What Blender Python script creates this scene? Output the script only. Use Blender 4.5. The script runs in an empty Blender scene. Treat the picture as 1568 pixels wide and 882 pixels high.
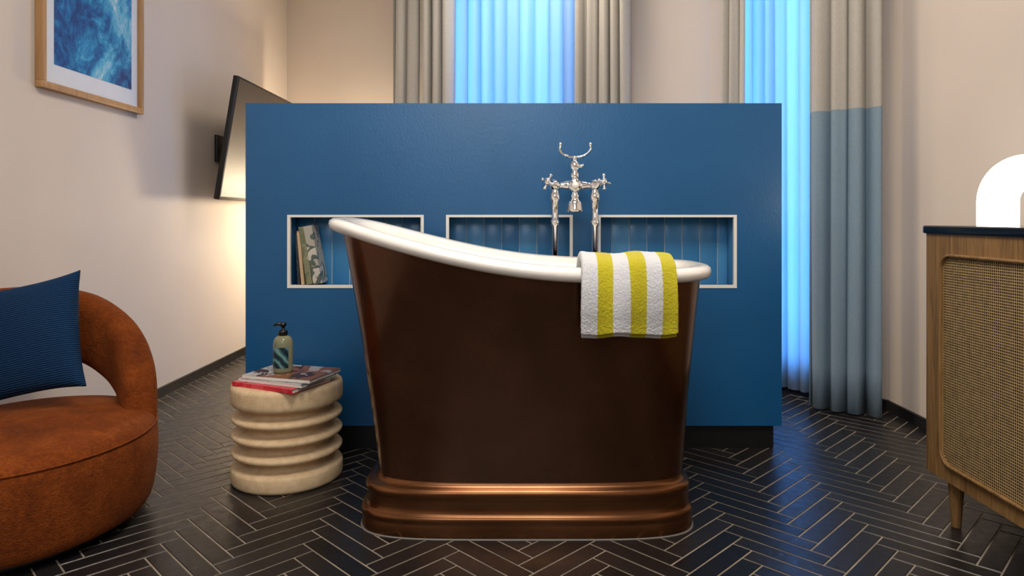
import bpy, math, random
from mathutils import Vector, Matrix
random.seed(7)
scene=bpy.context.scene
F=1050.0
def K(px): return (px-790.0)/F

# ------------------------------------------------------------------ materials
def srgb(r,g,b):
    def c(v):
        v/=255.0
        return v/12.92 if v<=0.04045 else ((v+0.055)/1.055)**2.4
    return (c(r),c(g),c(b),1.0)
class M:
    def __init__(s,name):
        s.m=bpy.data.materials.new(name); s.m.use_nodes=True
        s.nt=s.m.node_tree; s.n=s.nt.nodes; s.l=s.nt.links
        s.b=s.n['Principled BSDF']; s.out=s.n['Material Output']
    def new(s,t,**k):
        x=s.n.new(t)
        for a,v in k.items(): setattr(x,a,v)
        return x
    def set(s,**k):
        for a,v in k.items(): s.b.inputs[a.replace('_',' ')].default_value=v
        return s
    def link(s,a,b): s.l.new(a,b)
    def coord(s,out='Object',scale=(1,1,1),rot=(0,0,0)):
        tc=s.new('ShaderNodeTexCoord'); mp=s.new('ShaderNodeMapping')
        mp.inputs['Scale'].default_value=scale; mp.inputs['Rotation'].default_value=rot
        s.link(tc.outputs[out],mp.inputs['Vector']); return mp.outputs['Vector']
    def noise(s,scale,detail=3,vec=None,rough=0.5,dist=0):
        x=s.new('ShaderNodeTexNoise'); x.inputs['Scale'].default_value=scale
        x.inputs['Detail'].default_value=detail; x.inputs['Roughness'].default_value=rough
        x.inputs['Distortion'].default_value=dist
        if vec is None: vec=s.coord()
        s.link(vec,x.inputs['Vector']); return x.outputs['Fac']
    def wave(s,scale,vec,direction='X',prof='SIN',dist=0):
        x=s.new('ShaderNodeTexWave',bands_direction=direction,wave_profile=prof)
        x.inputs['Scale'].default_value=scale; x.inputs['Distortion'].default_value=dist
        s.link(vec,x.inputs['Vector']); return x.outputs['Fac']
    def ramp(s,fac,stops,interp='LINEAR'):
        r=s.new('ShaderNodeValToRGB'); cr=r.color_ramp; cr.interpolation=interp
        while len(cr.elements)<len(stops): cr.elements.new(0.5)
        for e,(p,c) in zip(cr.elements,stops): e.position=p; e.color=c
        s.link(fac,r.inputs['Fac']); return r.outputs['Color']
    def rng(s,f,a,b,to):
        rr=s.new('ShaderNodeMapRange'); rr.inputs['From Min'].default_value=.3; rr.inputs['From Max'].default_value=.7
        rr.inputs['To Min'].default_value=a; rr.inputs['To Max'].default_value=b
        s.link(f,rr.inputs['Value']); s.link(rr.outputs[0],to)
    def bump(s,fac,strength=0.2,dist=0.002,to=None):
        b=s.new('ShaderNodeBump'); b.inputs['Strength'].default_value=strength
        b.inputs['Distance'].default_value=dist
        s.link(fac,b.inputs['Height']); s.link(b.outputs['Normal'],(to or s.b).inputs['Normal']); return b
    def math(s,op,a,b=None):
        x=s.new('ShaderNodeMath',operation=op)
        for i,v in enumerate((a,b)):
            if v is None: continue
            if isinstance(v,(int,float)): x.inputs[i].default_value=v
            else: s.link(v,x.inputs[i])
        return x.outputs[0]

def simple(name,col,rough=0.5,metal=0.0,noise=None,**k):
    m=M(name); m.set(Base_Color=col,Roughness=rough,Metallic=metal)
    if noise:
        sc,amt=noise
        f=m.noise(sc,4)
        d=tuple(c*(1-amt) for c in col[:3])+(1,); u=tuple(min(1,c*(1+amt)) for c in col[:3])+(1,)
        m.link(m.ramp(f,[(0.3,d),(0.7,u)]),m.b.inputs['Base Color'])
    for a,v in k.items(): m.b.inputs[a.replace('_',' ')].default_value=v
    return m.m

def mk_wall():
    m=M('wall_paint'); m.set(Roughness=0.7)
    m.link(m.ramp(m.noise(1.5,2),[(0.3,srgb(204,192,180)),(0.7,srgb(210,198,186))]),m.b.inputs['Base Color'])
    m.bump(m.noise(250,2),0.08,0.001); return m.m
wall_mat=mk_wall()
ceil_mat=simple('ceiling_paint',srgb(225,220,212),0.8,noise=(2,0.02))
base_mat=simple('baseboard_black',srgb(20,20,22),0.4,noise=(20,0.1))
def mk_blue():
    m=M('partition_blue_lacquer'); m.set(Roughness=0.33)
    v=m.coord(scale=(1,1,1))
    m.link(m.ramp(m.noise(3,3,v),[(0.3,srgb(14,84,134)),(0.7,srgb(18,90,142))]),m.b.inputs['Base Color'])
    f=m.noise(75,3,m.coord(scale=(1.6,1,0.9)),.5)
    m.bump(f,0.32,0.0016); m.b.inputs['Specular IOR Level'].default_value=0.6
    return m.m
blue_mat=mk_blue()
def mk_tile():
    m=M('niche_glazed_tile'); m.set(Roughness=0.24)
    g=m.new('ShaderNodeNewGeometry')
    m.link(m.ramp(g.outputs['Random Per Island'],[(0,srgb(44,114,166)),(1,srgb(86,154,200))]),m.b.inputs['Base Color'])
    m.bump(m.noise(14,2),0.25,0.002); m.b.inputs['Specular IOR Level'].default_value=.4; return m.m
tile_mat=mk_tile()
grout_lt=simple('tile_grout',srgb(172,186,192),0.8,noise=(80,0.05))
trim_white=simple('white_metal_trim',srgb(236,232,222),0.35,noise=(60,0.02))
def mk_floor():
    m=M('black_herringbone_tile')
    g=m.new('ShaderNodeNewGeometry')
    m.link(m.ramp(g.outputs['Random Per Island'],[(0,srgb(17,16,17)),(1,srgb(33,30,30))]),m.b.inputs['Base Color'])
    m.rng(m.noise(30,4),.26,.42,m.b.inputs['Roughness'])
    m.bump(m.noise(45,3),0.25,0.002); return m.m
floor_mat=mk_floor()
floor_grout=simple('floor_grout',srgb(138,127,112),0.85,noise=(9,0.3))
def mk_copper():
    m=M('aged_copper'); m.set(Metallic=0.9)
    v=m.coord()
    f=m.noise(3.2,5,v,0.6,0.4)
    m.link(m.ramp(f,[(0.3,srgb(86,55,37)),(0.7,srgb(112,74,50))]),m.b.inputs['Base Color'])
    m.rng(m.noise(7,4,v),.20,.31,m.b.inputs['Roughness'])
    m.b.inputs['Coat Weight'].default_value=0.4; m.b.inputs['Coat Roughness'].default_value=0.1
    return m.m
copper=mk_copper()
def mk_copper2():
    m=M('bronzed_copper_base'); m.set(Metallic=0.9,Roughness=0.24)
    m.link(m.ramp(m.noise(4,4),[(0.3,srgb(104,67,42)),(0.7,srgb(134,90,58))]),m.b.inputs['Base Color']); return m.m
copper2=mk_copper2()
enamel=simple('white_enamel',srgb(246,242,234),0.14,noise=(3,0.01),Coat_Weight=0.3)
seal_mat=simple('silicone_seal',srgb(110,108,104),0.5,noise=(20,0.05))
chrome=simple('chrome',srgb(238,238,240),0.05,1.0,noise=(10,0.02))
porcelain=simple('porcelain',srgb(240,240,238),0.2,noise=(10,0.01))
def mk_velvet():
    m=M('rust_velvet'); m.set(Roughness=0.9)
    f=m.noise(6,6,None,0.7,0.8); f2=m.noise(90,4,None,.7)
    t=m.math('ADD',m.math('MULTIPLY',f,.6),m.math('MULTIPLY',f2,.4))
    m.link(m.ramp(t,[(0.34,srgb(86,37,8)),(0.5,srgb(118,55,13)),(0.66,srgb(146,74,22))]),m.b.inputs['Base Color'])
    m.b.inputs['Sheen Weight'].default_value=0.15; m.b.inputs['Sheen Roughness'].default_value=0.35
    m.b.inputs['Sheen Tint'].default_value=srgb(220,130,60); m.b.inputs['Specular IOR Level'].default_value=.2
    m.bump(m.math('ADD',m.noise(260,3),f2),0.9,0.004); return m.m
velvet=mk_velvet()
def mk_pillow():
    m=M('navy_knit'); m.set(Roughness=0.95)
    v=m.coord(); w=m.wave(44,v,'Z',dist=1.2)
    m.link(m.ramp(w,[(0.0,srgb(8,34,66)),(1,srgb(24,64,104))]),m.b.inputs['Base Color'])
    m.bump(m.math('ADD',w,m.noise(260,2)),0.8,0.003)
    m.b.inputs['Specular IOR Level'].default_value=.2
    return m.m
pillow_mat=mk_pillow()
def mk_stone():
    m=M('cream_ceramic'); m.set(Roughness=0.85)
    m.link(m.ramp(m.noise(40,5),[(0.3,srgb(204,176,136)),(0.7,srgb(222,196,158))]),m.b.inputs['Base Color'])
    m.bump(m.noise(220,4),0.5,0.002); return m.m
stone=mk_stone()
def mk_oak(name,a,b,scale=(30,30,1.6)):
    m=M(name); m.set(Roughness=0.5)
    v=m.coord(scale=scale)
    f=m.noise(2.0,6,v,0.6,1.2)
    m.link(m.ramp(f,[(0.3,a),(0.7,b)]),m.b.inputs['Base Color'])
    m.bump(f,0.1,0.001); return m.m
oak=mk_oak('oak_veneer',srgb(104,74,38),srgb(154,118,70))
oak_frame=mk_oak('oak_picture_frame',srgb(156,114,70),srgb(186,144,96))
def mk_cane():
    m=M('woven_cane'); m.set(Roughness=0.65)
    v=m.coord()
    a=m.wave(38,v,'Y'); b=m.wave(38,v,'Z')
    mx=m.math('MAXIMUM',a,b)
    n=m.noise(50,3,v)
    t=m.math('MULTIPLY',mx,m.math('ADD',m.math('MULTIPLY',n,0.5),0.7))
    m.link(m.ramp(t,[(0.42,srgb(40,28,14)),(0.95,srgb(182,150,98))]),m.b.inputs['Base Color'])
    m.bump(mx,1.0,0.004); return m.m
cane=mk_cane()
slab_black=simple('black_stone_top',srgb(18,20,24),0.15,noise=(15,0.2))
def mk_towel():
    m=M('striped_terry'); m.set(Roughness=0.95)
    tc=m.new('ShaderNodeTexCoord'); sp=m.new('ShaderNodeSeparateXYZ'); m.link(tc.outputs['UV'],sp.inputs[0])
    f=m.math('FRACT',m.math('MULTIPLY',sp.outputs['X'],2.999))
    m.link(m.ramp(f,[(0.0,srgb(226,228,232)),(0.5,srgb(204,192,18))],'CONSTANT'),m.b.inputs['Base Color'])
    m.bump(m.noise(200,4,None,.7),1.0,0.005); m.b.inputs['Sheen Weight'].default_value=0.2; return m.m
towel_mat=mk_towel()
def mk_drape():
    m=M('two_tone_drape'); m.set(Roughness=0.9)
    g=m.new('ShaderNodeNewGeometry'); sp=m.new('ShaderNodeSeparateXYZ'); m.link(g.outputs['Position'],sp.inputs[0])
    f=m.math('GREATER_THAN',sp.outputs['Z'],1.545)
    w=m.noise(1.0,3,m.coord(scale=(300,300,60)))
    c=m.ramp(f,[(0,srgb(146,170,188)),(1,srgb(200,195,186))])
    mx=m.new('ShaderNodeMixRGB',blend_type='MULTIPLY'); mx.inputs[0].default_value=0.35
    m.link(c,mx.inputs[1]); m.link(m.ramp(w,[(0.3,(0.6,0.6,0.6,1)),(0.7,(1,1,1,1))]),mx.inputs[2])
    m.link(mx.outputs[0],m.b.inputs['Base Color'])
    tr=m.new('ShaderNodeBsdfTranslucent'); m.link(mx.outputs[0],tr.inputs[0])
    ms=m.new('ShaderNodeMixShader'); ms.inputs[0].default_value=0.2
    m.link(m.b.outputs[0],ms.inputs[1]); m.link(tr.outputs[0],ms.inputs[2]); m.link(ms.outputs[0],m.out.inputs[0])
    return m.m
drape_mat=mk_drape()
def mk_sheer():
    m=M('sheer_voile'); m.set(Base_Color=srgb(205,225,238),Roughness=0.9)
    tr=m.new('ShaderNodeBsdfTranslucent'); tr.inputs[0].default_value=srgb(225,238,246)
    tp=m.new('ShaderNodeBsdfTransparent')
    a=m.new('ShaderNodeMixShader'); a.inputs[0].default_value=0.75
    m.link(m.b.outputs[0],a.inputs[1]); m.link(tr.outputs[0],a.inputs[2])
    b=m.new('ShaderNodeMixShader')
    w=m.noise(400,1); mr=m.new('ShaderNodeMapRange'); mr.inputs['To Min'].default_value=0.02; mr.inputs['To Max'].default_value=0.06
    m.link(w,mr.inputs['Value']); m.link(mr.outputs[0],b.inputs[0])
    m.link(a.outputs[0],b.inputs[1]); m.link(tp.outputs[0],b.inputs[2]); m.link(b.outputs[0],m.out.inputs[0]); return m.m
sheer_mat=mk_sheer()
def mk_glass():
    m=M('window_glass')
    tp=m.new('ShaderNodeBsdfTransparent'); gl=m.new('ShaderNodeBsdfGlossy'); gl.inputs['Roughness'].default_value=0.02
    fr=m.new('ShaderNodeFresnel'); ms=m.new('ShaderNodeMixShader')
    m.link(fr.outputs[0],ms.inputs[0]); m.link(tp.outputs[0],ms.inputs[1]); m.link(gl.outputs[0],ms.inputs[2]); m.link(ms.outputs[0],m.out.inputs[0]); return m.m
glass_mat=mk_glass()
winframe=simple('window_frame_paint',srgb(90,96,104),0.5,noise=(20,0.05))
def emis(name,col,st):
    m=M(name); m.set(Base_Color=col,Roughness=0.4); m.b.inputs['Emission Color'].default_value=col
    m.b.inputs['Emission Strength'].default_value=st
    return m.m
lamp_mat=emis('opal_glass_lamp',(1.0,0.93,0.82,1),5.5)
tv_body=simple('tv_plastic',srgb(14,13,13),0.4,noise=(30,0.1))
tv_screen=simple('tv_screen_glass',srgb(58,46,34),0.5,noise=(2,0.1),Specular_IOR_Level=0.4)
matboard=simple('mat_board',srgb(206,212,222),0.8,noise=(20,0.02))
def mk_ocean():
    m=M('ocean_print'); m.set(Roughness=0.25)
    v=m.coord(scale=(1,1,0.7),rot=(0.6,0,0))
    n=m.noise(2.6,12,v,0.62,1.1)
    n2=m.noise(11,10,v,0.8,1.4)
    t=m.math('ADD',m.math('MULTIPLY',n,0.62),m.math('MULTIPLY',n2,0.38))
    m.link(m.ramp(t,[(0.36,srgb(20,40,92)),(0.43,srgb(24,78,140)),(0.49,srgb(38,134,190)),(0.54,srgb(92,176,212)),(0.59,srgb(150,196,220)),(0.64,srgb(232,238,240))]),m.b.inputs['Base Color']); return m.m
ocean=mk_ocean()
paper=simple('page_paper',srgb(225,222,214),0.8,noise=(200,0.08))
def cover(name,stops,scale=9):
    m=M(name); m.set(Roughness=0.35)
    m.link(m.ramp(m.noise(scale,3,None,0.5,1.0),stops,'CONSTANT'),m.b.inputs['Base Color']); return m.m
cov1=cover('magazine_cover',[(0,srgb(180,176,172)),(0.42,srgb(140,90,64)),(0.52,srgb(70,50,42)),(0.58,srgb(190,186,182))],7)
cov2=cover('magazine_cover_red',[(0,srgb(204,44,60)),(0.6,srgb(214,70,84)),(0.7,srgb(226,150,150))],12)
cov3=cover('magazine_cover_blue',[(0,srgb(60,76,100)),(0.5,srgb(180,182,184))],12)
bk1=cover('book_cover_olive',[(0,srgb(104,112,84)),(0.5,srgb(128,132,104)),(0.66,srgb(174,172,150))],14)
bk2=cover('book_cover_grey',[(0,srgb(170,166,154)),(0.5,srgb(84,96,88)),(0.6,srgb(196,192,180))],14)
bk3=cover('book_cover_tan',[(0,srgb(198,170,134)),(0.62,srgb(170,138,104)),(0.7,srgb(130,112,88))],12)
bk4=cover('book_cover_dark',[(0,srgb(44,50,52)),(0.6,srgb(70,74,70))],12)
def mk_bottle():
    m=M('bottle_gel_plastic'); m.set(Roughness=0.1,IOR=1.35)
    m.b.inputs['Transmission Weight'].default_value=0.45
    m.link(m.ramp(m.noise(8,2),[(0.3,srgb(150,156,130)),(0.7,srgb(184,178,134))]),m.b.inputs['Base Color']); return m.m
bottle_mat=mk_bottle()
def mk_label():
    m=M('bottle_label'); m.set(Roughness=0.4)
    v=m.coord(); w=m.wave(14,v,'DIAGONAL',dist=5)
    m.link(m.ramp(w,[(0,srgb(22,40,50)),(0.4,srgb(40,96,110)),(0.86,srgb(110,146,142))],'CONSTANT'),m.b.inputs['Base Color']); return m.m
label_mat=mk_label()
black_pl=simple('black_plastic',srgb(16,16,18),0.3,noise=(30,0.1))

# ------------------------------------------------------------------ mesh helpers
import bmesh
def obj(name,verts,faces,mats,fm=None,smooth=False,uvs=None):
    me=bpy.data.meshes.new(name); me.from_pydata([tuple(v) for v in verts],[],faces)
    if not isinstance(mats,(list,tuple)): mats=[mats]
    for m in mats: me.materials.append(m)
    if fm:
        for p,i in zip(me.polygons,fm): p.material_index=i
    if smooth:
        for p in me.polygons: p.use_smooth=True
    if uvs:
        l=me.uv_layers.new(name='UVMap')
        for p in me.polygons:
            for li in p.loop_indices: l.data[li].uv=uvs[me.loops[li].vertex_index]
    me.update()
    bm=bmesh.new(); bm.from_mesh(me); bmesh.ops.recalc_face_normals(bm,faces=bm.faces); bm.to_mesh(me); bm.free()
    o=bpy.data.objects.new(name,me); scene.collection.objects.link(o); return o
def group(name,parts,loc=None):
    e=bpy.data.objects.new(name,None); e.empty_display_size=0.1
    scene.collection.objects.link(e)
    if loc: e.location=loc
    bpy.context.view_layer.update()
    for p in parts:
        p.parent=e; p.matrix_parent_inverse=e.matrix_world.inverted()
    return e
def bevel(o,w,seg=3,ang=40):
    b=o.modifiers.new('bevel','BEVEL'); b.width=w; b.segments=seg; b.limit_method='ANGLE'; b.angle_limit=math.radians(ang)
    for p in o.data.polygons: p.use_smooth=True
    return o
def subsurf(o,n=2):
    s=o.modifiers.new('sub','SUBSURF'); s.levels=n; s.render_levels=n; return o
BF=[(0,3,2,1),(4,5,6,7),(0,1,5,4),(1,2,6,5),(2,3,7,6),(3,0,4,7)]
def boxv(x0,x1,y0,y1,z0,z1):
    return [(x0,y0,z0),(x1,y0,z0),(x1,y1,z0),(x0,y1,z0),(x0,y0,z1),(x1,y0,z1),(x1,y1,z1),(x0,y1,z1)]
def box(name,x0,x1,y0,y1,z0,z1,mat,bv=0):
    o=obj(name,boxv(x0,x1,y0,y1,z0,z1),BF,mat)
    if bv: bevel(o,bv)
    return o
def loft(rings,closed=True,cap0=False,cap1=False):
    n=len(rings[0]); v=[p for r in rings for p in r]; f=[]
    for i in range(len(rings)-1):
        for j in range(n if closed else n-1):
            k=(j+1)%n
            f.append((i*n+j,i*n+k,(i+1)*n+k,(i+1)*n+j))
    if cap0: f.append(tuple(range(n))[::-1])
    if cap1: f.append(tuple(range((len(rings)-1)*n,len(rings)*n)))
    return v,f
def lathe(name,prof,c,mat,n=48,sx=1,sy=1,smooth=True,axis=None):
    rings=[]
    R=Matrix.Identity(3)
    if axis is not None: R=Vector((0,0,1)).rotation_difference(Vector(axis).normalized()).to_matrix()
    for r,z in prof:
        rings.append([Vector(c)+R@Vector((r*sx*math.cos(2*math.pi*i/n),r*sy*math.sin(2*math.pi*i/n),z)) for i in range(n)])
    v,f=loft(rings,True,prof[0][0]>1e-6,prof[-1][0]>1e-6)
    return obj(name,v,f,mat,smooth=smooth)
def tube(name,pts,r,mat,n=12,cap=True):
    pts=[Vector(p) for p in pts]; rr=r if isinstance(r,(list,tuple)) else [r]*len(pts)
    rings=[]; up=None
    for i,p in enumerate(pts):
        t=(pts[min(i+1,len(pts)-1)]-pts[max(i-1,0)]).normalized()
        if up is None:
            up=Vector((0,0,1)) if abs(t.z)<0.9 else Vector((0,1,0))
        u=(up-t*up.dot(t)).normalized(); w=t.cross(u); up=u
        rings.append([p+(u*math.cos(2*math.pi*k/n)+w*math.sin(2*math.pi*k/n))*rr[i] for k in range(n)])
    v,f=loft(rings,True,cap,cap); return obj(name,v,f,mat,smooth=True)
def smooth_edges(o,ang=35):
    m=o.modifiers.new('es','EDGE_SPLIT'); m.split_angle=math.radians(ang); return o
def interp(tab,x):
    if x<=tab[0][0]: return tab[0][1]
    for (a,va),(b,vb) in zip(tab,tab[1:]):
        if x<=b:
            t=(x-a)/(b-a); return va+(vb-va)*t
    return tab[-1][1]
def catmull(pts,n=8):
    pts=[Vector(p) for p in pts]; q=[pts[0]*2-pts[1]]+pts+[pts[-1]*2-pts[-2]]; out=[]
    for i in range(1,len(q)-2):
        for k in range(n):
            t=k/n; a,b,c,d=q[i-1],q[i],q[i+1],q[i+2]
            out.append(0.5*((2*b)+(c-a)*t+(2*a-5*b+4*c-d)*t*t+(3*b-a-3*c+d)*t**3))
    out.append(pts[-1]); return out

# ------------------------------------------------------------------ room shell
XL,XR=-1.98,1.93; YB=-1.6; H=3.1
A=Vector((XL,5.93)); B=Vector((1.25,4.42)); C=Vector((XR,3.55))
def wall(name,p0,p1,openings=(),th=0.12):
    d=(p1-p0); L=d.length; u=d/L; nrm=Vector((-u.y,u.x))
    if (Vector((0,2.5))-p0).dot(nrm)>0: nrm=-nrm
    segs=[]; x=0
    for (a,b,z0,z1) in openings:
        segs+= [(x,a,0,H),(a,b,0,z0),(a,b,z1,H)]; x=b
    segs.append((x,L,0,H))
    v=[];f=[]
    for a,b,z0,z1 in segs:
        base=len(v)
        q=[p0+u*a,p0+u*b,p0+u*b+nrm*th,p0+u*a+nrm*th]
        v+=[(p.x,p.y,z0) for p in q]+[(p.x,p.y,z1) for p in q]
        f+=[tuple(i+base for i in t) for t in BF]
    return obj(name,v,f,wall_mat),u,nrm,L
def hit(p0,p1,px,off=0):
    d=p1-p0; L=d.length; u=d/L; n=Vector((-u.y,u.x))
    if (Vector((0,2.5))-p0).dot(n)<0: n=-n
    q=p0+n*off; k=K(px)
    s=(k*q.y-q.x)/(u.x-k*u.y); return s,q+u*s
wall('wall_left',Vector((XL,YB)),A)
wall('wall_right',Vector((XR,YB)),C)
wall('wall_front',Vector((XL,YB)),Vector((XR,YB)))
wins=[]
s0,_=hit(A,B,684); s1,_=hit(A,B,884)
_,uB,nB,LB=wall('wall_back',A,B,[(s0,s1,0.12,2.95)])
wins.append((A,uB,nB,s0,s1))
t0,_=hit(B,C,1128); t1,_=hit(B,C,1262)
_,uC,nC,LC=wall('wall_bay',B,C,[(t0,t1,0.12,2.95)])
wins.append((B,uC,nC,t0,t1))
obj('ceiling',[(XL-.1,YB-.1,H),(XR+.1,YB-.1,H),(XR+.1,6.1,H),(XL-.1,6.1,H),(XL-.1,YB-.1,H+.1),(XR+.1,YB-.1,H+.1),(XR+.1,6.1,H+.1),(XL-.1,6.1,H+.1)],BF,ceil_mat)
def baseboard(name,p0,p1):
    d=(p1-p0).normalized(); n=Vector((-d.y,d.x))
    if (Vector((0,2.5))-p0).dot(n)<0: n=-n
    q=[p0,p1,p1+n*0.014,p0+n*0.014]
    return obj(name,[(p.x,p.y,0.001) for p in q]+[(p.x,p.y,0.052) for p in q],BF,base_mat)
baseboard('baseboard_left',Vector((XL,YB)),A); baseboard('baseboard_right',Vector((XR,YB)),C)
baseboard('baseboard_back',A,B); baseboard('baseboard_bay',B,C)
for i,(p0,u,n,a,b) in enumerate(wins):
    z0,z1=0.12,2.95; fr=[]
    def bar(a0,a1,zz0,zz1,nm,th=0.05,o=0.04):
        q=[p0+u*a0+n*o,p0+u*a1+n*o,p0+u*a1+n*(o+th),p0+u*a0+n*(o+th)]
        return obj(nm,[(p.x,p.y,zz0) for p in q]+[(p.x,p.y,zz1) for p in q],BF,winframe)
    fr+=[bar(a,a+.05,z0,z1,'jamb_1'),bar(b-.05,b,z0,z1,'jamb_2'),bar(a,b,z0,z0+.06,'sill'),bar(a,b,z1-.06,z1,'head'),
         bar((a+b)/2-.03,(a+b)/2+.03,z0,z1,'mullion')]
    g=bar(a+.05,b-.05,z0+.06,z1-.06,'glass_pane',0.006,0.06); g.data.materials[0]=glass_mat; fr.append(g)
    group('window_%d'%(i+1),fr)
    L=bpy.data.lights.new('daylight_%d'%(i+1),'AREA'); L.shape='RECTANGLE'; L.size=(b-a)*.9; L.size_y=2.8
    L.color=(0.10,0.38,1.0); L.energy=(78,66)[i]
    lo=bpy.data.objects.new('daylight_%d'%(i+1),L); scene.collection.objects.link(lo)
    c=p0+u*((a+b)/2)+n*0.34; lo.location=(c.x,c.y,1.55)
    lo.rotation_euler=Vector((-n.x,-n.y,0)).to_track_quat('-Z','Y').to_euler()

# floor with real herringbone tiles
W=0.062; N=5; G=0.0042
v=[(XL-.1,YB-.1,-0.05),(XR+.1,YB-.1,-0.05),(XR+.1,6.1,-0.05),(XL-.1,6.1,-0.05),(XL-.1,YB-.1,-0.0015),(XR+.1,YB-.1,-0.0015),(XR+.1,6.1,-0.0015),(XL-.1,6.1,-0.0015)]
f=list(BF); fm=[1]*6
R2=1/math.sqrt(2); ox,oy=0.05,2.1
def addtile(gx,gy,lx,ly):
    x0,x1=gx*W+G/2,(gx+lx)*W-G/2; y0,y1=gy*W+G/2,(gy+ly)*W-G/2
    cx,cy=(x0+x1)/2,(y0+y1)/2
    wx=(cx-cy)*R2+ox; wy=(cx+cy)*R2+oy
    if not(XL-.12<wx<XR+.12 and YB-.1<wy<6.0): return
    base=len(v); e=0.0016
    dz=[random.uniform(-.0003,.0003) for _ in range(4)]
    out=[(x0,y0),(x1,y0),(x1,y1),(x0,y1)]; inn=[(x0+e,y0+e),(x1-e,y0+e),(x1-e,y1-e),(x0+e,y1-e)]
    for (x,y) in out: v.append(((x-y)*R2+ox,(x+y)*R2+oy,-0.0018))
    for (x,y),d in zip(inn,dz): v.append(((x-y)*R2+ox,(x+y)*R2+oy,0.0+d))
    f.append((base+4,base+5,base+6,base+7)); fm.append(0)
    for i in range(4):
        j=(i+1)%4; f.append((base+i,base+j,base+4+j,base+4+i)); fm.append(0)
rng=75
for gx in range(-rng,rng):
    for gy in range(-rng,rng):
        m_=(gx-gy)%(2*N)
        if m_==0: addtile(gx,gy,N,1)
        elif m_==2*N-1: addtile(gx,gy,1,N)
obj('floor',v,f,[floor_mat,floor_grout],fm)

# ------------------------------------------------------------------ curtains
def curtain(name,path,z0,z1,mat,folds,amp,nz=14,seed=0):
    rnd=random.Random(seed)
    pts=[Vector(p) for p in path]; Ls=[0]
    for a,b in zip(pts,pts[1:]): Ls.append(Ls[-1]+(b-a).length)
    T=Ls[-1]; n=folds*14
    ph=[rnd.uniform(-.6,.6) for _ in range(folds+2)]; am=[rnd.uniform(.55,1.25) for _ in range(folds+2)]
    v=[];
    for iz in range(nz+1):
        tz=iz/nz; z=z0+(z1-z0)*tz
        for i in range(n+1):
            s=i/n*T
            for j in range(len(pts)-1):
                if s<=Ls[j+1]+1e-9: break
            t=(s-Ls[j])/(Ls[j+1]-Ls[j]); p=pts[j].lerp(pts[j+1],t)
            d=(pts[j+1]-pts[j]).normalized(); nn=Vector((-d.y,d.x))
            fs=i/n*folds; k=int(fs); fr=fs-k
            a=am[k]*(1-fr)+am[min(k+1,folds)]*fr; pp=ph[k]*(1-fr)+ph[min(k+1,folds)]*fr
            w=math.sin(2*math.pi*fs+pp+0.35*math.sin(3.1*tz+k))
            w=math.copysign(abs(w)**0.8,w)+.18*math.sin(2*math.pi*fs*2.3+3*pp)
            lat=math.cos(2*math.pi*fs+pp)*T/folds*0.16
            q=p+nn*(amp*a*w*(0.8+0.35*(1-tz)))+d*lat
            v.append((q.x,q.y,z))
    f=[]
    for iz in range(nz):
        for i in range(n):
            a=iz*(n+1)+i; f.append((a,a+1,a+n+2,a+n+1))
    o=obj(name,v,f,mat,smooth=True)
    s=o.modifiers.new('sol','SOLIDIFY'); s.thickness=0.003
    return o
def bp(p0,p1,px,off): return hit(p0,p1,px,off)[1]
curtain('sheer_curtain',[bp(A,B,672,.10),bp(A,B,900,.10)],0.03,3.0,sheer_mat,11,0.045,seed=3)
curtain('drape_curtain',[bp(A,B,602,.22),bp(A,B,692,.22)],0.02,3.0,drape_mat,5,0.06,seed=1)
curtain('drape_curtain',[bp(A,B,877,.22),bp(A,B,962,.22)],0.02,3.0,drape_mat,5,0.06,seed=2)
curtain('sheer_curtain',[bp(B,C,1118,.09),bp(B,C,1275,.09)],0.03,3.0,sheer_mat,9,0.034,seed=5)
curtain('drape_curtain',[bp(B,C,1103,.19),bp(B,C,1142,.19)],0.02,3.0,drape_mat,3,0.035,seed=6)
curtain('drape_curtain',[Vector((1.525,3.60)),Vector((1.805,3.40))],0.012,3.0,drape_mat,4,0.042,seed=9)
tube('curtain_track',[(*bp(A,B,560,.2),3.04),(*bp(A,B,1000,.2),3.04)],0.012,winframe)
tube('curtain_track',[(*bp(B,C,1098,.15),3.04),(1.6,3.6,3.04),(1.84,3.45,3.04)],0.012,winframe)

# ------------------------------------------------------------------ partition with tiled niches
D=2.95; S=F/D
def wx(px): return (px-790)/S
def wz(py): return 1-(py-332)/S
x0,x1=wx(376),wx(1197); zb,zt=wz(652),wz(158)
nz0,nz1=wz(441),wz(329); nich=[(wx(440),wx(649)),(wx(683),wx(877)),(wx(915),wx(1128))]
nd=0.13; th=0.30
parts=[]
def addbox(v,f,*a):
    b=len(v); v+=boxv(*a); f+=[tuple(i+b for i in t) for t in BF]
vv=[];ff=[]
def quad(a,b,c,d):
    k=len(vv); vv.extend([a,b,c,d]); ff.append((k,k+1,k+2,k+3))
yF,yB=D,D+th
def fq(xa,xb,za,zb_): quad((xa,yF,za),(xb,yF,za),(xb,yF,zb_),(xa,yF,zb_))
fq(x0,x1,zb,nz0); fq(x0,x1,nz1,zt)
cx=x0
for a,b in nich: fq(cx,a,nz0,nz1); cx=b
fq(cx,x1,nz0,nz1)
quad((x0,yB,zb),(x1,yB,zb),(x1,yB,zt),(x0,yB,zt))
quad((x0,yF,zb),(x0,yB,zb),(x0,yB,zt),(x0,yF,zt)); quad((x1,yF,zb),(x1,yB,zb),(x1,yB,zt),(x1,yF,zt))
quad((x0,yF,zt),(x1,yF,zt),(x1,yB,zt),(x0,yB,zt)); quad((x0,yF,zb),(x1,yF,zb),(x1,yB,zb),(x0,yB,zb))
me=bpy.data.meshes.new('panel'); me.from_pydata(vv,[],ff); me.materials.append(blue_mat)
o=bpy.data.objects.new('blue_panel',me); scene.collection.objects.link(o); parts.append(o)
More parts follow.
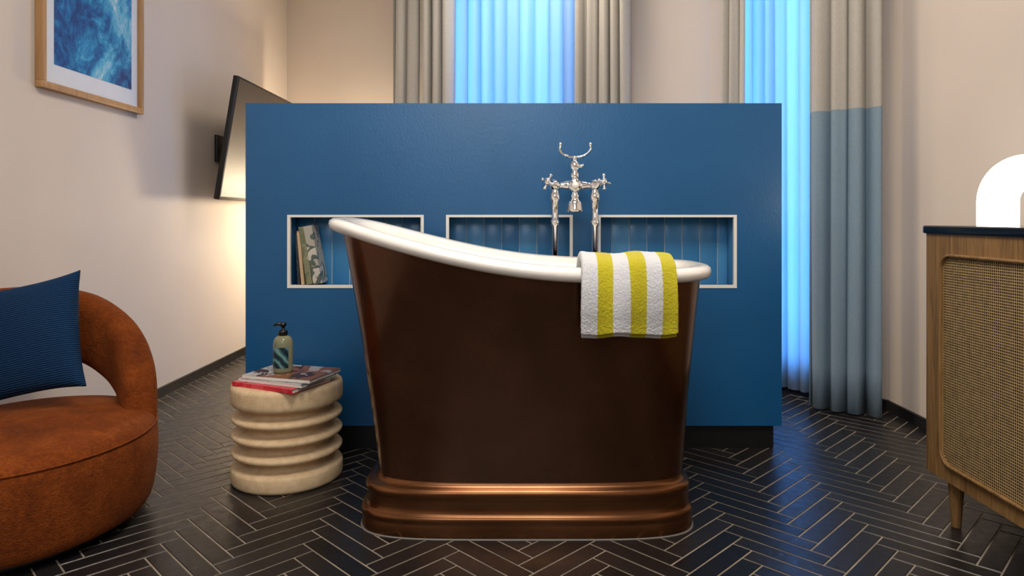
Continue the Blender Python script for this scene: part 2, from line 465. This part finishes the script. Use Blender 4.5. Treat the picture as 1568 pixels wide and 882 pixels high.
tv_,tf_=[],[]; gv,gf=[],[]; wv,wf=[],[]
for a,b in nich:
    yb=D+nd
    addbox(gv,gf,a-.01,b+.01,yb-.001,yb+.01,nz0-.01,nz1+.01)
    addbox(gv,gf,a-.012,a-.002,D+.004,yb,nz0,nz1); addbox(gv,gf,b+.002,b+.012,D+.004,yb,nz0,nz1)
    addbox(gv,gf,a,b,D+.004,yb,nz0-.012,nz0-.002); addbox(gv,gf,a,b,D+.004,yb,nz1+.002,nz1+.012)
    tw=0.079; g=0.004
    x=a
    while x<b-0.005:
        xe=min(x+tw,b)
        addbox(tv_,tf_,x+g/2,xe-g/2,yb-.004,yb,nz0+.002,nz1-.002)
        addbox(tv_,tf_,x+g/2,xe-g/2,D+.012,yb-.008,nz0-.002,nz0+.005)
        addbox(tv_,tf_,x+g/2,xe-g/2,D+.012,yb-.008,nz1-.005,nz1+.002)
        x+=tw
    addbox(tv_,tf_,a-.002,a+.005,D+.012,yb-.01,nz0+.008,nz1-.008); addbox(tv_,tf_,b-.005,b+.002,D+.012,yb-.01,nz0+.008,nz1-.008)
    t=0.013
    addbox(wv,wf,a,b,D-.003,D+.012,nz0,nz0+t); addbox(wv,wf,a,b,D-.003,D+.012,nz1-t*.8,nz1)
    addbox(wv,wf,a,a+t,D-.003,D+.012,nz0+t,nz1-t*.8); addbox(wv,wf,b-t,b,D-.003,D+.012,nz0+t,nz1-t*.8)
parts.append(bevel(obj('niche_tiles',tv_,tf_,tile_mat),0.0012,2)); parts.append(obj('niche_grout',gv,gf,grout_lt)); parts.append(obj('niche_trim',wv,wf,trim_white))
parts.append(box('plinth',x0+.04,1.115,D+.02,yB-.04,0.0,zb+.001,base_mat))
group('blue_partition_wall',parts)

# ------------------------------------------------------------------ bathtub
cyT=2.36; NN=160
def sring(cx,cy,hl,hw,e,zf):
    r=[]
    for i in range(NN):
        a=2*math.pi*i/NN; c,s=math.cos(a),math.sin(a)
        x=math.copysign(abs(c)**(2/e),c)*hl; y=math.copysign(abs(s)**(2/e),s)*hw
        r.append(Vector((cx+x,cy+y,zf(cx+x) if callable(zf) else zf)))
    return r
ztab=[(-.70,1.004),(-.62,1.0),(-.55,.990),(-.46,.965),(-.35,.935),(-.22,.903),(-.1,.878),(0,.862),(.1,.851),(.22,.844),(.35,.840),(.5,.839),(.70,.844)]
def zrim(x): return sum(interp(ztab,x+d) for d in (-.04,-.02,0,.02,.04))/5
bot=sring(.050,cyT,.500,.205,4.6,.15); topo=sring(.019,cyT,.598,.29,3.0,lambda x:zrim(x)-.040)
rings=[]
for k in range(25):
    t=k/24; e=.8*t+.2*t*t
    r=[]
    for a,b in zip(bot,topo):
        p=a.lerp(b,e); p.z=a.z+(b.z-a.z)*t; r.append(p)
    rings.append(r)
v,f=loft(rings); tub_body=obj('copper_body',v,f,copper,smooth=True)
pl=[(.060,0),(.062,.004),(.062,.040),(.058,.046),(.062,.050),(.064,.057),(.060,.065),(.050,.069),(.044,.074),(.041,.090),(.040,.112),(.043,.120),(.048,.125),(.049,.133),(.046,.141),(.036,.147),(.022,.150),(.012,.153),(.004,.160),(0.0,.170)]
rings=[sring(.050-.014*min(1,g/.06),cyT,.500+g*.70,.205+g*.55,4.6,z) for g,z in pl]
v,f=loft(rings,cap0=True); tub_pl=obj('copper_plinth',v,f,copper2,smooth=True)
rp=[(0,-.044),(.016,-.044),(.027,-.040),(.035,-.032),(.038,-.020),(.035,-.008),(.026,-.001),(.010,.002),(-.01,.000),(-.028,-.006),(-.042,-.020),(-.050,-.045)]
rings=[sring(.019-.008*max(0,g)/.05,cyT,.598+g,.29+g*1.2,3.0,(lambda x,dz=dz:zrim(x)+dz)) for g,dz in rp]
inn_top=rings[-1]; inn_bot=sring(.05,cyT,.40,.14,2.6,.22)
for k in range(1,13):
    t=k/12; r=[]
    for a,b in zip(inn_top,inn_bot):
        e=t**2.2; p=a.lerp(b,e*0.9+.1*t); p.z=a.z+(b.z-a.z)*(1-(1-t)**1.2 if t<1 else 1); r.append(p)
    rings.append(r)
v,f=loft(rings,cap1=True); tub_in=obj('enamel_rim_and_interior',v,f,enamel,smooth=True)
v,f=loft([sring(.036,cyT,.548,.242,4.6,.0),sring(.036,cyT,.546,.240,4.6,.003)],cap1=True); tub_seal=obj('floor_seal',v,f,seal_mat)
group('freestanding_bathtub',[tub_body,tub_pl,tub_in,tub_seal])

# towel
def towel():
    path=catmull([(0,2.235,.735),(0,2.205,.80),(0,2.165,.860),(0,2.11,.881),(0,2.055,.876),(0,2.015,.854),(0,1.998,.80),(0,2.000,.74),(0,2.010,.69),(0,2.016,.656)],6)
    xa,xb=0.190,0.470; nx=44; v=[];uv=[]
    L=[0]
    for a,b in zip(path,path[1:]): L.append(L[-1]+(b-a).length)
    for i,p in enumerate(path):
        t=L[i]/L[-1]
        for j in range(nx+1):
            s=j/nx
            x=xa+(xb-xa)*s+0.006*math.sin(t*5)*(1-s)+0.014*(t-.5)
            wob=0.005*math.sin(s*9+t*4)+0.002*math.sin(s*19+t*7)
            v.append((x,p.y-wob*(1 if t>.5 else .3),p.z+wob*.7)); uv.append((s,t))
    f=[]
    for i in range(len(path)-1):
        for j in range(nx):
            a=i*(nx+1)+j; f.append((a,a+1,a+nx+2,a+nx+1))
    o=obj('towel_outer_layer',v,f,towel_mat,smooth=True,uvs=uv)
    s=o.modifiers.new('sol','SOLIDIFY'); s.thickness=0.020; s.offset=0
    subsurf(o,2)
    tx=bpy.data.textures.new('terry','CLOUDS'); tx.noise_scale=0.006
    d=o.modifiers.new('disp','DISPLACE'); d.texture=tx; d.strength=0.0026; d.mid_level=.5
    v2=[(x*0.985+.006,y+0.018 if i>len(path)*(nx+1)//2 else y,z-0.012) for i,(x,y,z) in enumerate(v)]
    o2=obj('towel_inner_layer',v2,f,towel_mat,smooth=True,uvs=uv)
    s=o2.modifiers.new('sol','SOLIDIFY'); s.thickness=0.012; s.offset=0
    return group('striped_towel',[o,o2])
towel()

# ------------------------------------------------------------------ bath filler
dF=2.80; pf=[]
def fp(px,py,dd=0): 
    s=F/dF; return Vector(((px-790)/s,dF+dd,1-(py-332)/s))
for i,px in enumerate((850,911)):
    X=fp(px,290).x
    pf.append(lathe('standpipe_%d'%(i+1),[(.036,0),(.036,.006),(.03,.012),(.016,.016),(.0135,.03),(.0135,.72),(.0135,.96),(.0175,.965),(.0175,.985),(.014,.99),(.014,1.06),(.017,1.065),(.021,1.075),(.021,1.092),(.016,1.1),(.014,1.125),(.0,1.127)],(X,dF,0),chrome,24))
    sg=-1 if i==0 else 1
    c=fp(px,284)
    ax=Vector((sg*.62,-.75,0.25)).normalized()
    pf.append(lathe('valve_%d'%(i+1),[(.0,-.02),(.021,-.018),(.024,0),(.021,.018),(.014,.024),(.012,.046),(.015,.048),(.015,.060),(.009,.066),(0,.067)],c,chrome,20,axis=ax))
    q=c+ax*.052; R=Vector((0,0,1)).rotation_difference(ax).to_matrix()
    for k in range(4):
        a=k*math.pi/2+.5; dv=R@Vector((math.cos(a),math.sin(a),0))
        pf.append(tube('handle_%d_%d'%(i+1,k+1),[q+dv*.008,q+dv*.02,q+dv*.026,q+dv*.031,q+dv*.035],[.005,.0045,.006,.0085,.003],chrome,10))
pf.append(tube('cross_body',[fp(850,284),fp(860,284),fp(866,284),fp(880,284),fp(895,284),fp(901,284),fp(911,284)],[.014,.013,.018,.024,.018,.013,.014],chrome,20))
pf.append(lathe('dial_ring',[(.0,0),(.028,0),(.029,.012),(.022,.02),(0,.02)],fp(880,284,-.012),chrome,28,axis=(0,-1,0)))
pf.append(lathe('porcelain_dial',[(0,0),(.015,0),(.013,.008),(0,.010)],fp(880,284,-.031),porcelain,24,axis=(0,-1,0)))
c=fp(880,284)
pf.append(lathe('riser',[(.014,0),(.014,.03),(.019,.034),(.020,.048),(.013,.054),(.012,.064),(.021,.07),(.023,.085),(.016,.096),(.010,.10),(.010,.108),(.015,.111),(.013,.118),(0,.121)],c,chrome,24))
pf.append(tube('diverter',[c+Vector((.0,0,.078)),c+Vector((.028,-.01,.078)),c+Vector((.036,-.012,.084))],[.008,.008,.004],chrome,10))
pf.append(lathe('bell_spout',[(.013,0),(.013,-.035),(.018,-.04),(.018,-.048),(.014,-.054),(.024,-.062),(.029,-.072),(.032,-.096),(.033,-.106),(.027,-.109),(0,-.104)],c+Vector((0,-.01,0)),chrome,28))
cr=[(858,223),(857,229),(861,235),(868,239),(880,241),(892,239),(899,235),(904,229),(904,223)]
pf.append(tube('handset_cradle',catmull([fp(a,b) for a,b in cr],5),.0048,chrome,10))
for a,b in ((858,221),(904,221)):
    pf.append(lathe('cradle_tip',[(0,-.008),(.006,-.005),(.0075,0),(.006,.005),(0,.008)],fp(a,b),chrome,12))
pf.append(tube('cradle_saddle',catmull([fp(868,239,-.03),fp(868,241,0),fp(868,239,.03)],4),.004,chrome,8)); pf.append(tube('cradle_saddle_2',catmull([fp(892,239,-.03),fp(892,241,0),fp(892,239,.03)],4),.004,chrome,8))
group('bath_filler_tap',pf)

# ------------------------------------------------------------------ stool
sc=(-.883,2.655,0)
prof=[(0,0),(.196,0),(.204,.006),(.2065,.014),(.2065,.050),(.203,.058),(.194,.063),(.164,.067),(.152,.074),(.152,.088)]
for zc in (.114,.178,.242):
    prof+=[(.152,zc-.022),(.158,zc-.018),(.192,zc-.012),(.201,zc-.008),(.2045,zc-.002),(.2045,zc+.004),(.201,zc+.009),(.192,zc+.013),(.158,zc+.017),(.152,zc+.021)]
prof+=[(.152,.280),(.158,.284),(.192,.290),(.202,.296),(.2060,.304),(.2065,.314),(.2065,.352),(.204,.362),(.196,.368),(.18,.370),(0,.370)]
stool=lathe('ceramic_stool',prof,sc,stone,96)
zt0=.3705
def mag(i,cx,cy,w,h,z,t,ang,mat):
    R=Matrix.Rotation(math.radians(ang),3,'Z'); c=Vector((cx,cy,0))
    def q(x0,x1,y0,y1,za,zb_): return [R@Vector(p)+c for p in boxv(x0,x1,y0,y1,za,zb_)]
    v=q(-w/2+.002,w/2-.002,-h/2+.002,h/2-.002,z+.001,z+t-.001)+q(-w/2,w/2,-h/2,h/2,z+t-.0015,z+t)+q(-w/2,w/2,-h/2,h/2,z,z+.0015)+q(-w/2,w/2,-h/2,-h/2+.002,z+.001,z+t-.001)
    f=[];fm=[]
    for k in range(4):
        f+=[tuple(a+8*k for a in t_) for t_ in BF]; fm+=[0 if k==0 or (k==3 and i!=1) else 1]*6
    return obj('magazine_%d'%i,v,f,[paper,mat],fm)
mg=[mag(1,-.882,2.590,.29,.21,zt0,.015,-25,cov2),mag(2,-.862,2.60,.29,.205,zt0+.0155,.012,-22,cov3),mag(3,-.850,2.61,.29,.21,zt0+.028,.013,-17,cov1)]
group('magazine_stack',mg)
bc=Vector(((433.5-790)/F*2.60,2.60,zt0+.0415))
b1=lathe('bottle_body',[(0,0),(.032,0),(.035,.004),(.036,.012),(.036,.108),(.034,.122),(.027,.133),(.016,.139),(.013,.141),(.013,.146),(0,.146)],bc,bottle_mat,40)
lab=[]
for z in (.020,.098):
    lab.append([bc+Vector((.0365*math.cos(a),.0365*math.sin(a),z)) for a in [math.radians(-165+125*i/24) for i in range(25)]])
v,f=loft(lab,False); b2=obj('bottle_label',v,f,label_mat,smooth=True)
b3=lathe('pump_collar',[(.0,.138),(.017,.138),(.017,.156),(.014,.159),(.006,.161),(.006,.172),(.012,.174),(.012,.186),(0,.188)],bc,black_pl,24)
b4=tube('pump_spout',[bc+Vector((0.01,0,.182)),bc+Vector((-.02,-.008,.183)),bc+Vector((-.032,-.012,.178))],[.007,.006,.004],black_pl,10)
group('soap_pump_bottle',[b1,b2,b3,b4])

# ------------------------------------------------------------------ books in niche
def book(i,px_b,py_top,lean,t,w,mat,yoff):
    z=nz0+.0145; h=(wz(py_top)-z)/math.cos(math.radians(lean)); x=wx(px_b)
    R=Matrix.Rotation(math.radians(lean),3,'Y')
    pv=Vector((x,D+yoff,z))
    v=[];f=[];fm=[]
    for k,(a,mi) in enumerate([((.002,t-.002,.004,w-.002,.003,h-.003),0),((0,.002,0,w,0,h),1),((t-.002,t,0,w,0,h),1),((0.002,t-.002,0,.003,0,h),1)]):
        v+=[R@Vector(p)+pv for p in boxv(*a)]; f+=[tuple(q+8*k for q in t_) for t_ in BF]; fm+=[mi]*6
    return obj('book_%d'%i,v,f,[paper,mat],fm)
group('leaning_books',[book(1,455,358,-2.5,.011,.10,bk4,.006),book(2,461,354,-5,.013,.10,bk3,.003),book(3,469,348,-8,.026,.10,bk1,.001),book(4,480,347,-10,.036,.10,bk2,-.001)])

# ------------------------------------------------------------------ armchair
ac=Vector((-1.58,2.2,0)); RX,RY=.375,.42
prof=[(0,.025),(.86,.025),(.925,.035),(.965,.07),(.99,.14),(1.0,.22),(.995,.270),(.975,.302),(.93,.325),(.86,.337),(.6,.348),(.3,.353),(0,.355)]
seat=lathe('seat_and_base',prof,ac,velvet,96,RX,RY); subsurf(seat,1)
foot=lathe('foot_ring',[(0,0),(.80,0),(.80,.03),(0,.03)],ac,black_pl,64,RX,RY)
ct=[(40,.25,.085),(41,.33,.085),(45,.40,.09),(55,.452,.097),(70,.512,.108),(85,.562,.115),(100,.597,.124),(120,.610,.133),(135,.612,.135)]
ct=ct+[(270-a,z,b) for a,z,b in ct[-2::-1]]
cps=catmull([Vector((a,z*100,b*100)) for a,z,b in ct],8)
def sp(a,z,off=0): 
    a=math.radians(a); return ac+Vector(((RX-.062+off)*math.cos(a),(RY-.062+off)*math.sin(a),z))
rings=[]
for i,c in enumerate(cps):
    c0=cps[max(0,i-1)]; c1=cps[min(len(cps)-1,i+1)]
    t=(sp(c1[0],c1[1]/100)-sp(c0[0],c0[1]/100)).normalized()
    a=math.radians(c[0]); nr=Vector((math.cos(a)/RX,math.sin(a)/RY,0)).normalized(); nr=(nr-t*nr.dot(t)).normalized()
    bi=t.cross(nr); p=sp(c[0],c[1]/100); b=c[2]/100; r=[]
    for k in range(32):
        q=2*math.pi*k/32; cc,ss=math.cos(q),math.sin(q)
        r.append(p+nr*math.copysign(abs(cc)**.6,cc)*.058+bi*math.copysign(abs(ss)**.55,ss)*b)
    rings.append(r)
v,f=loft(rings,True,True,True); back=obj('curved_back_and_arms',v,f,velvet,smooth=True)
seam=tube('seat_piping',[ac+Vector((RX*.985*math.cos(q),RY*.985*math.sin(q),.296)) for q in [2*math.pi*k/80 for k in range(81)]],.003,velvet,8)
group('barrel_armchair',[seat,foot,back,seam])
def pillow():
    n=28; w,h,t=.21,.21,.065; v=[];f=[]
    for side in (1,-1):
        for i in range(n+1):
            for j in range(n+1):
                a=-1+2*i/n; b=-1+2*j/n
                e=(max(0,(1-a**2))*max(0,(1-b**2)))**.42
                pin=1-.13*(1-abs(b)**2.5)*abs(a)**2; pin2=1-.10*(1-abs(a)**2.5)*abs(b)**2
                v.append(Vector((a*w*pin,side*e*t,b*h*pin2)))
    N1=(n+1)**2
    for s in range(2):
        for i in range(n):
            for j in range(n):
                q=s*N1+i*(n+1)+j; f.append((q,q+1,q+n+2,q+n+1) if s else (q,q+n+1,q+n+2,q+1))
    o=obj('throw_pillow',v,f,pillow_mat,smooth=True)
    bm=bmesh.new(); bm.from_mesh(o.data); bmesh.ops.remove_doubles(bm,verts=bm.verts,dist=.0005); bm.to_mesh(o.data); bm.free()
    subsurf(o,1)
    o.rotation_euler=(math.radians(-15),math.radians(-12),math.radians(2)); o.location=(-1.684,2.35,.580); return o
pillow()

# ------------------------------------------------------------------ sideboard
fx=1.375; bx=1.90; y0_,y1_=.62,2.318; zb_,zt_=.155,.945
def rrect(x0,x1,y0,y1,r,z,n=10):
    pts=[]
    for cx,cy,a0 in ((x1-r,y1-r,0),(x0+r,y1-r,90),(x0+r,y0+r,180),(x1-r,y0+r,270)):
        for i in range(n+1):
            a=math.radians(a0+90*i/n); pts.append(Vector((cx+r*math.cos(a),cy+r*math.sin(a),z)))
    return pts
sb=[]
v,f=loft([rrect(fx,bx,y0_,y1_,.028,zb_),rrect(fx,bx,y0_,y1_,.028,zt_)],True,True,True)
sb.append(smooth_edges(obj('oak_carcass',v,f,oak,smooth=True),30))
v,f=loft([rrect(fx-.006,bx+.004,y0_-.006,y1_+.006,.03,zt_),rrect(fx-.008,bx+.004,y0_-.008,y1_+.008,.03,zt_+.004),rrect(fx-.008,bx+.004,y0_-.008,y1_+.008,.03,zt_+.022),rrect(fx-.005,bx+.004,y0_-.005,y1_+.005,.03,zt_+.026)],True,True,True)
sb.append(smooth_edges(obj('black_stone_top',v,f,slab_black,smooth=True),30))
def vr(y0,y1,z0,z1,r,x,n=8): return [Vector((x,p.x,p.y)) for p in rrect(y0,y1,z0,z1,r,0,n)]
for i,(ya,yb) in enumerate(((1.50,2.205),(.72,1.42))):
    za,zc=.215,.874; r=.045
    v,f=loft([vr(ya,yb,za,zc,r,fx-.002),vr(ya,yb,za,zc,r,fx+.002)],True,True,True); sb.append(obj('cane_panel_%d'%(i+1),v,f,cane))
    prof_=[(.0,fx),(.0,fx-.011),(-.002,fx-.013),(-.006,fx-.013),(-.008,fx-.011),(-.008,fx)]
    v,f=loft([vr(ya+g,yb-g,za+g,zc-g,r-g,x) for g,x in prof_]); sb.append(smooth_edges(obj('door_moulding_%d'%(i+1),v,f,oak,smooth=True),40))
for i,(x,y) in enumerate(((fx+.043,y1_-.11),(bx-.06,y1_-.11),(fx+.043,y0_+.105),(bx-.06,y0_+.105))):
    sb.append(lathe('leg_%d'%(i+1),[(0,0),(.0125,0),(.014,.004),(.024,.15),(.024,.158),(0,.158)],(x,y,0),oak,24))
group('cane_sideboard',sb)
zt2=zt_+.026; r=.057; lx0,lx1=1.546,1.736; ly=2.2
pts=[Vector((lx0,ly,zt2+.002)),Vector((lx0,ly,zt2+.03))]
cz=zt2+.230-r-(lx1-lx0)/2; cxm=(lx0+lx1)/2; rad=(lx1-lx0)/2
for i in range(25):
    a=math.pi-math.pi*i/24; pts.append(Vector((cxm+rad*math.cos(a),ly,cz+rad*math.sin(a))))
pts+=[Vector((lx1,ly,zt2+.03)),Vector((lx1,ly,zt2+.002))]
group('arch_table_lamp',[tube('opal_arch',pts,r,lamp_mat,32)])

# ------------------------------------------------------------------ framed picture on left wall
fy0,fy1=2.82,3.59; fz0,fz1=1.535,2.66; fw=.042; fp_=[]
xw=XL+.001
v=[];f=[]
addbox(v,f,xw,xw+.032,fy0,fy1,fz0,fz0+fw*.7); addbox(v,f,xw,xw+.032,fy0,fy1,fz1-fw,fz1)
addbox(v,f,xw,xw+.032,fy0,fy0+fw*.65,fz0+fw*.7,fz1-fw); addbox(v,f,xw,xw+.032,fy1-fw*.65,fy1,fz0+fw*.7,fz1-fw)
fp_.append(bevel(obj('oak_frame',v,f,oak_frame),.002,2))
fp_.append(box('mat_board',xw,xw+.012,fy0+.02,fy1-.02,fz0+.02,fz1-.03,matboard))
fp_.append(box('ocean_print',xw+.012,xw+.014,fy0+.10,fy1-.085,fz0+.115,fz1-.12,ocean))
group('framed_ocean_picture',fp_)

# ------------------------------------------------------------------ TV on tilting mount
ty0,ty1=4.1,5.33; tp=Vector((-1.73,4.7,1.475)); R=Matrix.Rotation(math.radians(9.2),3,'Y')
def tbox(n,x0,x1,ya,yb,z0,z1,mat,bv=0):
    o=obj(n,[R@Vector(p)+Vector((tp.x,0,tp.z)) for p in boxv(x0,x1,ya,yb,z0,z1)],BF,mat)
    if bv: bevel(o,bv,2)
    return o
tvp=[tbox('tv_shell',-.020,.014,ty0,ty1,-.375,.375,tv_body,.003),tbox('tv_screen',.014,.0155,ty0+.012,ty1-.012,-.355,.363,tv_screen),
     tbox('tv_rear_housing',-.036,-.020,ty0+.2,ty1-.2,-.2,.05,tv_body,.008),
     tube('mount_arm',[(XL+.01,4.7,1.45),(tp.x-.03,4.7,1.46)],.022,tv_body,12),
     box('mount_plate',XL+.001,XL+.02,4.5,4.9,1.36,1.54,tv_body,.003)]
group('wall_mounted_television',tvp)

# ------------------------------------------------------------------ lights
def area(name,loc,size,energy,col,target=None,sy=None):
    L=bpy.data.lights.new(name,'AREA'); L.size=size; L.energy=energy; L.color=col
    if sy: L.shape='RECTANGLE'; L.size_y=sy
    o=bpy.data.objects.new(name,L); scene.collection.objects.link(o); o.location=loc
    if target is not None: o.rotation_euler=(Vector(target)-Vector(loc)).to_track_quat('-Z','Y').to_euler()
    return o
def point(name,loc,e,col,r=.06):
    L=bpy.data.lights.new(name,'POINT'); L.energy=e; L.color=col; L.shadow_soft_size=r
    o=bpy.data.objects.new(name,L); scene.collection.objects.link(o); o.location=loc; return o
area('ceiling_light_room',(0,1.0,3.05),1.1,70,(1,.91,.80))
area('fill_light_rear',(-.3,-1.4,2.5),1.6,42,(.84,.90,1),(0,2.6,.9))  # added cool fill behind the camera, turns partition bluer and reflects in tub
area('ceiling_light_bed',(0.0,4.1,3.05),.9,25,(1,.87,.72))
area('drape_fill_light',(1.15,2.9,3.05),.4,9,(1,.88,.74),(1.65,3.5,1.0))  # unseen fill, added to brighten the right-hand drape
point('bedside_lamp_left',(-1.3,5.25,1.1),54,(1,.81,.56),.08)
point('bedside_lamp_right',(.75,4.3,1.0),9,(1,.8,.56),.08)
w=bpy.data.worlds.new('dusk'); scene.world=w; w.use_nodes=True
w.node_tree.nodes['Background'].inputs[0].default_value=(.08,.28,.8,1); w.node_tree.nodes['Background'].inputs[1].default_value=.6

# ------------------------------------------------------------------ camera
cam=bpy.data.cameras.new('camera'); co=bpy.data.objects.new('camera',cam); scene.collection.objects.link(co)
co.location=(0,0,1.0); co.rotation_euler=(math.radians(90),0,0)
cam.sensor_width=36; cam.lens=36*F/1568; cam.shift_x=-6/1568; cam.shift_y=-109/1568; cam.clip_start=.05
scene.camera=co
scene.view_settings.view_transform='Standard'; scene.view_settings.look='None'; scene.view_settings.exposure=0.0
